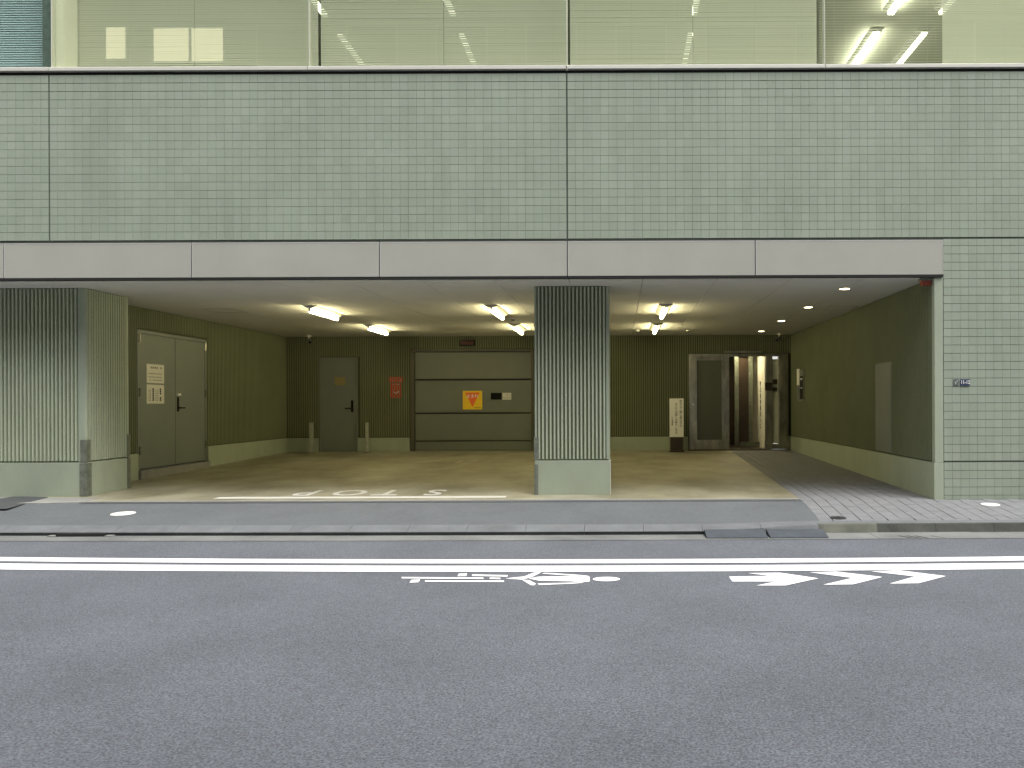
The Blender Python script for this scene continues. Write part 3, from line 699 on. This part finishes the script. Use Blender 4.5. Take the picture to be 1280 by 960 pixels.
for y, lab in dl:
    t = empty('downlight', (3.02, y, CZ), lab, 'downlight', 'recessed downlights over the walkway')
    mb = MB(); n = 24
    for i in range(n):
        a0, a1 = 2 * math.pi * i / n, 2 * math.pi * (i + 1) / n
        for (r0, z0, r1, z1) in ((.088, CZ - .001, .086, CZ - .006), (.086, CZ - .006, .068, CZ - .006), (.068, CZ - .006, .066, CZ - .001)):
            mb.quad(*[(3.02 + r * math.cos(a), y + r * math.sin(a), z) for r, z, a in ((r0, z0, a0), (r0, z0, a1), (r1, z1, a1), (r1, z1, a0))])
    mb.build('trim_ring', M['lamp_body'], t)
    MB().cyl((3.02, y, CZ - .004), (3.02, y, CZ - .0005), .064, n=24).build('lens', M['down'], t)
office_rows = [(4.60, (.8, 3.0, 5.2, 7.4)), (1.3, (.8, 3.0, 5.2, 7.4)), (-2.75, (3.0, 5.2, 7.4)), (-4.9, (3.0, 5.2)), (5.45, (.8, 3.0, 5.2))]
order = {.8: 'nearest the glass', 3.0: 'second from the glass', 5.2: 'third from the glass', 7.4: 'deepest in the room'}
names = {4.6: 'behind the open blind', 1.3: 'behind the middle blinds', -2.75: 'left of the middle mullion', -4.9: 'by the white partition', 5.45: 'right of the open blind'}
for x, yy in office_rows:
    for y in yy:
        t = empty('office_light', (x, y, 7.8), f'lit tube light on the upstairs office ceiling {names[x]}, {order[y]}'.replace('on the upstairs office ceiling', 'upstairs').replace('lit tube light', 'ceiling tube'), 'ceiling light', f'upstairs ceiling lights {names[x]}')
        MB().prism([(x - .13, y - .76, 7.799), (x + .13, y - .76, 7.799), (x + .05, y - .76, 7.74), (x - .05, y - .76, 7.74)], (0, 1.52, 0)).build('lamp_body', M['lamp_body'], t)
        MB().box(x - .045, x + .045, y - .74, y + .74, 7.70, 7.738).build('tube', M['office_tube' if x == 4.6 else 'office_tube_dim'], t)

# ================================================================== signs and small things
def dashes(mb, x0, x1, z, h, y, n, r=random):
    w = (x1 - x0) / n
    for i in range(n):
        a = x0 + i * w + w * .1
        k = r.random()
        if k < .12: continue
        for zz in ((-.5, -.3), (-.05, .12), (.32, .5)):
            if r.random() < .55: mb.box(a, a + w * .75, y - .0008, y, z + zz[0] * h, z + zz[1] * h)
        mb.box(a + w * .3, a + w * .42, y - .0008, y, z - h * .28, z - h * .06)
# stop sign on the shutter
YS = GY1 + .048
sx0, sx1 = bx(578), bx(602.3); sz1, sz0 = bz(488.5 - .75), bz(511.8 - .75)
st = empty('stop_sign', ((sx0 + sx1) / 2, YS, (sz0 + sz1) / 2), 'square yellow sign with an orange red inverted triangle on the shutter', 'sign')
MB().box(sx0, sx1, YS - .004, YS, sz0, sz1).build('board', M['yellow'], st)
w_, h_ = sx1 - sx0, sz1 - sz0
MB().prism([(sx0 + w_ * .12, YS - .0042, sz1 - h_ * .09), (sx1 - w_ * .12, YS - .0042, sz1 - h_ * .09), ((sx0 + sx1) / 2, YS - .0042, sz0 + h_ * .12)], (0, -.001, 0)).build('triangle', M['orange'], st)
text('lettering', '止まれ', .088, M['white_plate'], st, ((sx0 + sx1) / 2, YS - .0058, sz1 - h_ * .29), weight=.001)
MB().box(sx0 + w_ * .58, sx1 - w_ * .06, YS - .0048, YS - .0041, sz0 + h_ * .09, sz0 + h_ * .105).build('small_print', M['ink'], st)
# plates beside it
p = MB().box(bx(613.3), bx(626.8), YS - .012, YS, bz(499.3 - .6), bz(491 - .6)).build('black_plate', M['black'], bevel=.002); tag(p, 'blank black plate on the shutter right of the yellow sign', 'plate')
p = empty('notice_plate', (bx(633), YS, bz(495)), 'small white printed plate right of the black plate on the shutter', 'sign')
MB().box(bx(627.6), bx(638.8), YS - .004, YS, bz(499.6 - .6), bz(491 - .6)).build('board', M['paper'], p)
mb = MB(); dashes(mb, bx(629), bx(637.5), bz(493.4 - .6), .045, YS - .0042, 6); dashes(mb, bx(628.6), bx(638), bz(497.4 - .6), .028, YS - .0042, 8); mb.build('printing', M['grey_ink'], p)
# red signs
YR = GY1 - .028
p = empty('red_sign', (bx(495), YR, bz(475)), 'wide red sign with two white lines of print left of the shutter', 'sign')
MB().box(bx(487), bx(504), YR - .006, YR, bz(478 - 1), bz(471 - 1)).build('board', M['red'], p)
mb = MB(); dashes(mb, bx(488.3), bx(502.8), bz(473.4 - 1), .022, YR - .0062, 9); dashes(mb, bx(489), bx(502), bz(475.9 - 1), .02, YR - .0062, 9); mb.build('printing', M['paper'], p)
p = empty('red_sign', (bx(495), YR, bz(489)), 'taller dark red sign with a pale curved arrow under the wide red sign', 'sign')
MB().box(bx(489), bx(501.5), YR - .006, YR, bz(497.5 - 1), bz(479 - 1)).build('board', M['red'], p)
mb = MB(); dashes(mb, bx(490), bx(501), bz(480.4 - 1), .018, YR - .0062, 7); dashes(mb, bx(490.5), bx(494.0), bz(486.5 - 1), .018, YR - .0062, 3)
cx, cz = bx(495.6), bz(488.2 - 1)
for i in range(9):
    t0, t1 = -math.pi * .85 + i * .27, -math.pi * .85 + (i + 1) * .27
    mb.prism([(cx + r * math.cos(t), YR - .0062, cz + r * math.sin(t)) for r, t in ((.045, t0), (.066, t0), (.066, t1), (.045, t1))], (0, -.0008, 0))
mb.build('printing', M['paper'], p)
# dark warning display above shutter
p = empty('warning_display', (bx(585), GY1, bz(428)), 'dark oblong display box on the wall above the shutter', 'display')
MB().box(bx(576), bx(594.5), GY1 - .13, GY1 - .02, bz(432.5 - .7), bz(425.5 - .7)).build('case', M['black'], p, bevel=.006)
MB().box(bx(577.5), bx(593), GY1 - .133, GY1 - .1305, bz(431.3 - .7), bz(426.7 - .7)).build('screen', mat('dark_red_screen', (.05, .008, .008), .2), p)
# notices on the double door
XN = GX0 + .0225
def dpos(px, py):      # position on the left wall plane
    d = (XN) * F / (px - VX); return d + CAM_Y, CAM_Z + (VY - py - ROLL * (px - VX)) * d / F
def door_notice(px0, px1, pyt, pyb, label, kind):
    (ya, z1), (yb, z0) = dpos(px0, pyt), dpos(px1, pyb)
    z0 = dpos(px0, pyb)[1]
    t = empty('notice', (XN, (ya + yb) / 2, z0), label, 'notice', 'notices on the double door')
    MB().box(XN, XN + .003, ya, yb, z0, z1).build('sheet', M['paper'], t)
    mb = MB(); w, h = yb - ya, z1 - z0
    if kind == 0:
        for r, (n, hh) in zip((.82, .50, .32, .16), ((7, .10), (11, .05), (10, .045), (10, .045))):
            for i in range(n):
                if random.random() < .9: mb.box(XN + .0032, XN + .004, ya + w * (.1 + .8 * i / n), ya + w * (.1 + .8 * (i + .7) / n), z0 + h * (r - hh / 2), z0 + h * (r + hh / 2))
        mb.build('printing', M['grey_ink'], t)
    else:
        for c in (.36, .78):
            for i in range(6):
                if (c, i) != (.78, 2): mb.box(XN + .0032, XN + .004, ya + w * (c - .04), ya + w * (c + .04), z0 + h * (.14 + .115 * i), z0 + h * (.14 + .115 * i + .10))
        mb.build('bold_printing', M['ink'], t)
        m2 = MB()
        for c in (.12, .2, .52, .62):
            for i in range(7): m2.box(XN + .0032, XN + .0038, ya + w * (c - .02), ya + w * (c + .02), z0 + h * (.14 + .09 * i), z0 + h * (.14 + .09 * i + .055))
        m2.build('printing', M['grey_ink'], t)
door_notice(183.3, 205, 454.6, 478.5, 'white sheet with horizontal lines of print on the double door, the upper of two', 0)
door_notice(183.3, 205, 480.5, 504.5, 'white sheet with two bold dark columns of print, the lower on the double door', 1)
# address plates on the tiled pier
p = empty('address_plate', (*P(1205, 477.5, 0)[:1], 0, P(1205, 477.5, 0)[1]), 'navy house number plate reading 11-12 on the tiled pier', 'sign')
(ax, az), (bx_, bz_) = P(1200, 482, 0), P(1212, 474, 0)
MB().box(ax, bx_, -.012, -.003, az, bz_).build('board', M['navy'], p, bevel=.002)
text('number', '11-12', .062, M['white_plate'], p, ((ax + bx_) / 2, -.0132, (az + bz_) / 2), weight=.0014, sx=.8)
p = empty('town_plate', (P(1195, 478, 0)[0], 0, P(1195, 478, 0)[1]), 'small faded grey plate left of the navy house number plate', 'sign')
(ax, az), (bx_, bz_) = P(1191.8, 481.6, 0), P(1198, 473.8, 0)
MB().box(ax, bx_, -.010, -.003, az, bz_).build('board', M['plate_grey'], p, bevel=.0015)
MB().box(ax + .012, bx_ - .022, -.0112, -.0102, az + .034, az + .042).prism([(ax + .01, -.0112, az + .012), (ax + .02, -.0112, az + .008), (bx_ - .012, -.0112, bz_ - .02), (bx_ - .02, -.0112, bz_ - .014)], (0, .001, 0)).build('symbol', M['edge'], p)
# free-standing sign
YB = 7.62
xa, xb = P(836.5, 505, YB)[0], P(854.8, 505, YB)[0]; za, zb = P(VX, 546.5, YB)[1], P(VX, 498, YB)[1]; fz = walk_z(YB)
p = empty('standing_sign', ((xa + xb) / 2, YB, fz), 'white upright floor sign with three columns of dark print beside the steel entrance', 'sign')
MB().box(xa, xb, YB, YB + .05, za, zb).build('board', M['white_plate'], p, bevel=.004)
MB().box(xa, xa + .008, YB - .004, YB - .0002, za, zb).box(xb - .008, xb, YB - .004, YB - .0002, za, zb).box(xa + .0085, xb - .0085, YB - .004, YB - .0002, zb - .012, zb).build('rim', M['steel'], p)
MB().box(xa + .02, xb - .02, YB + .005, YB + .20, fz, za - .004).box(xa - .0, xb, YB - .03, YB + .28, fz + .0, fz + .03).build('stand', M['dark'], p, bevel=.003)
for xc, s, z1, body, m in ((xb - .065, .060, zb - .07, '許可なく関係者以外の', M['ink']), (xb - .165, .058, zb - .13, '立入りは固くお断りします', M['ink']), (xa + .065, .040, zb - .42, 'ビル管理者', M['ink'])):
    for i, ch in enumerate(body): text('lettering', ch, s, m, p, (xc, YB - .0012, z1 - i * s * .98), weight=.0006)
# intercom on the right wall
XI = GX1 - .024
p = empty('intercom_panel', (XI, 7.0, 1.3), 'dark intercom panel with a white card on the right garage wall', 'intercom')
def rpos(px, py):
    d = (XI - .02) * F / (px - VX); return d + CAM_Y, CAM_Z + (VY - py + ROLL * -(px - VX) * -1 * -1) * d / F
y0, y1 = 6.75, 7.75
MB().box(XI - .035, XI, 6.80, 7.40, 1.22, 1.86).build('case', M['steel_dark'], p, bevel=.006)
MB().box(XI - .042, XI - .0351, 6.84, 7.08, 1.26, 1.74).build('keypad', M['black'], p)
MB().box(XI - .05, XI - .0351, 7.12, 7.34, 1.56, 1.90).build('card', M['white_plate'], p)
MB().box(XI - .046, XI - .0421, 6.86, 7.04, 1.66, 1.70).box(XI - .046, XI - .0421, 6.86, 7.00, 1.48, 1.51).build('button_strip', M['edge'], p)
MB().box(XI - .05, XI - .0351, 7.18, 7.36, 1.34, 1.52).build('handset', M['plate_grey'], p)
# guard posts at the back door
for px, lab in ((389, 'short grey steel guard post left of the grey back door'), (458.5, 'short grey steel guard post right of the grey back door')):
    X = bx(px) * (7.85 - CAM_Y) / (GY1 - CAM_Y)
    p = empty('guard_post', (X, 7.85, walk_z(7.85)), lab, 'guard post', 'guard posts at the back door')
    MB().box(X - .035, X + .035, 7.82, 7.90, walk_z(7.85), walk_z(7.85) + .66).build('post', M['guard'], p, bevel=.008)
    MB().box(X - .06, X + .06, 7.79, 7.93, walk_z(7.85), walk_z(7.85) + .012).build('foot_plate', M['steel_dark'], p)
# security cameras
def cctv(x, y, ang, label):
    p = empty('security_camera', (x, y, CZ), label, 'security camera', 'security cameras')
    MB().cyl((x, y, CZ), (x, y, CZ - .03), .05, n=16).cyl((x, y, CZ - .03), (x, y, CZ - .09), .014, n=10).build('bracket', M['white_plate'], p)
    d = Vector((math.sin(ang), -math.cos(ang), -.35)).normalized(); a = Vector((x, y, CZ - .11)); b = a + d * .17
    MB().cyl(a - d * .03, b, .04, n=14).build('housing', M['plate_grey'], p)
    MB().cyl(b + d * .001, b + d * .006, .03, n=14).build('lens', M['black'], p)
cctv(-6.72, 7.7, .5, 'small security camera on the ceiling in the left back corner'); cctv(3.5, 7.7, -.5, 'small security camera on the ceiling above the steel entrance')
def detector(x, y, label):
    p = empty('smoke_detector', (x, y, CZ), label, 'smoke detector', 'smoke detectors')
    MB().cyl((x, y, CZ), (x, y, CZ - .02), .055, .05, n=18).build('base', M['lamp_body'], p)
    MB().cyl((x, y, CZ - .0202), (x, y, CZ - .045), .04, .028, n=18).build('head', M['plate_grey'], p)
detector(-1.86, 4.45, 'small round smoke detector between the two lights before the shutter')
detector(.40, 6.9, 'small round smoke detector left of the deeper light right of the column')
detector(1.45, 6.9, 'small round smoke detector right of the deeper light right of the column')
p = empty('alarm_lamp', (3.74, .12, CZ), 'red orange alarm lamp tucked under the right end of the fascia', 'alarm lamp')
MB().box(3.70, 3.86, .06, .16, CZ - .03, CZ - .001).build('base', M['steel_dark'], p, bevel=.004)
MB().prism([(3.71, .065, CZ - .031), (3.85, .065, CZ - .031), (3.83, .08, CZ - .085), (3.73, .08, CZ - .085)], (0, .08, 0)).build('lens', M['red_lamp'], p, bevel=.006)
# drain channel across the mouth of the garage
p = empty('drain_channel', (-2, 0, 0), 'long narrow dark drain channel across the garage mouth', 'drain')
dx1 = divide_x(0) - .01
MB().box(-6.5, dx1, -.07, .04, -.06, .002).build('channel', M['mat_dark'], p)
mb = MB(); x = -6.48
while x < dx1 - .03: mb.box(x, x + .016, -.06, .03, .0022, .005); x += .034
mb.build('grating', M['drain'], p)
MB().box(-6.5, dx1, -.082, -.0705, -.05, .003).box(-6.5, dx1, .0405, .044, -.05, .006).build('rim', M['drain'], p)
# rubber kerb ramps
for (pa, pb, lab) in ((880, 955.5, 'blue grey rubber kerb ramp in the gutter, the left one of two'), (957.5, 1030, 'blue grey rubber kerb ramp in the gutter, nearest the raised kerb')):
    a, b = (pa - VX) * 8.1 / F, (pb - VX) * 8.05 / F; c = kbend((a + b) / 2)
    o = MB().prism([(a, -1.622 + c, ROAD_Z + .005), (a, -1.622 + c, -.098), (a, -1.645 + c, -.096), (a, -1.86 + c, ROAD_Z + .018), (a, -1.865 + c, ROAD_Z + .005)], (b - a, 0, 0)).build('kerb_ramp', M['rubber'], bevel=.003)
    tag(o, lab, 'kerb ramp', 'kerb ramps in the gutter')
# round marker plates on the sidewalk
def disc(px, py, r, m, label, cat, nm, tilt=0):
    for _ in range(1):
        Y = -.7
        for k in range(8): X, Y = G(px, py, walk_z(Y))
    p = empty(nm, (X, Y, walk_z(Y)), label, cat)
    s_ = .05
    mb = MB(); n = 28
    ring = [(math.cos(2 * math.pi * i / n), math.sin(2 * math.pi * i / n)) for i in range(n)]
    mb.prism([(X + r * u, Y + r * v, walk_z(Y) + s_ * r * v + .001) for u, v in ring], (0, 0, .005)); mb.build('plate', m, p)
    return p, X, Y, ring
p, X, Y, ring = disc(154, 642.3, .125, M['white_plate'], 'white round marker plate lying on the driveway asphalt at left', 'marker plate', 'marker_plate')
MB().cyl((X, Y, walk_z(Y) + .0062), (X, Y, walk_z(Y) + .009), .012, n=10).build('rivet', M['edge'], p)
p, X, Y, ring = disc(1238, 631, .105, M['white_plate'], 'white round marker plate on the pavers at the foot of the tiled pier', 'marker plate', 'marker_plate')
MB().cyl((X, Y, walk_z(Y) + .0062), (X, Y, walk_z(Y) + .009), .012, n=10).build('rivet', M['edge'], p)
p, X, Y, ring = disc(1047.5, 647.6, .085, M['iron'], 'small dark round valve cover set in the pavers near the kerb', 'valve cover', 'valve_cover')
MB().box(X - .02, X + .02, Y - .006, Y + .006, walk_z(Y) + .0062, walk_z(Y) + .010).build('lug', M['iron'], p)
# dark sheet at the foot of the left wall
pts = []
for px, py in ((18, 620.5), (60, 621.5), (8, 634.5), (-50, 634.5), (-30, 629)):
    Y = .2
    for k in range(8): X, Y = G(px, py, .012)
    pts.append((X, Y, .009 if Y > -.2 else .009 + (Y + .2) * .05))
o = MB().prism(pts, (0, 0, .006)).build('rubber_mat', M['mat_dark']); tag(o, 'dark flat rubber mat on the ground against the left wall', 'mat')
# drain inlet in the kerb
c = kbend(-5.6)
p = empty('drain_inlet', (-5.47, -1.63 + c, ROAD_Z), 'dark slot drain inlet under the dropped kerb at left', 'drain')
MB().box(-5.72, -5.22, -1.665 + c, -1.622 + c, ROAD_Z - .1, ROAD_Z + .034).build('slot', M['joint'], p)
for a in (-5.80, -5.215): MB().box(a, a + .075, -1.68 + c, -1.625 + c, ROAD_Z - .1, ROAD_Z + .016).build('cheek', M['apron'], p)
# slotted gutter cover
c = kbend(3.0)
p = empty('gutter_cover', (3.0, -1.72 + c, ROAD_Z), 'pale gutter cover with short dark slots below the raised kerb', 'drain')
MB().box(2.55, 3.6, -1.93 + c, -1.53 + c, ROAD_Z - .05, ROAD_Z + .007).build('slab', M['gutter'], p)
mb = MB()
for px in (1131, 1141, 1151, 1172):
    X, Y = G(px, 672, ROAD_Z); k = .5 if px > 1160 else 1
    mb.prism([(X - .05, Y + .07, ROAD_Z + .0071), (X - .05 + .035 * k, Y + .07, ROAD_Z + .0071), (X + .06, Y - .07, ROAD_Z + .0071), (X + .06 - .035 * k, Y - .07, ROAD_Z + .0071)], (0, 0, .001))
mb.build('slot', M['joint'], p)

# ================================================================== the building across the street (mirrored in the windows)
OY = -13.5
O = empty('opposite_building', (0, OY, 0), 'plain building across the street mirrored in the upstairs glass with lit windows', 'building')
MB().box(-38, 38, OY - 10, OY, -.3, 13.5).build('wall', M['opp_wall'], O)
MB().box(-38.2, 38.2, OY - 10, OY + .12, 13.5, 13.8).box(-38, 38, OY + .002, OY + .08, 12.35, 12.5).build('parapet', M['apron'], O)
lit = [(148, 55, .55, .9), (217, 57, 1.0, .95), (262, 57, .9, .95)]
for px, py, w, h in lit:
    d = 9.75 + 2 * 0.03 + 13.5
    X = (px - VX) * d / F; Z = CAM_Z + (VY - py - ROLL * (px - VX)) * d / F
    f = MB().box(X - w / 2 - .05, X + w / 2 + .05, OY, OY + .05, Z - h / 2 - .05, Z + h / 2 + .05).build('window', M['frame'], O)
    MB().box(X - w / 2, X + w / 2, OY + .051, OY + .06, Z - h / 2, Z + h / 2).build('curtain', M['opp_lit'], f)
for zc in (2.2, 5.4, 8.6, 11.6):
    for k in range(-12, 13):
        X = k * 2.6 + (zc > 11) * .7
        if zc > 11 and -16 < X < -10.5: continue
        f = MB().box(X - .75, X + .75, OY, OY + .05, zc - .6, zc + .6).build('window', M['frame'], O)
        MB().box(X - .7, X + .7, OY + .051, OY + .06, zc - .55, zc + .55).build('pane', M['opp_win'], f)
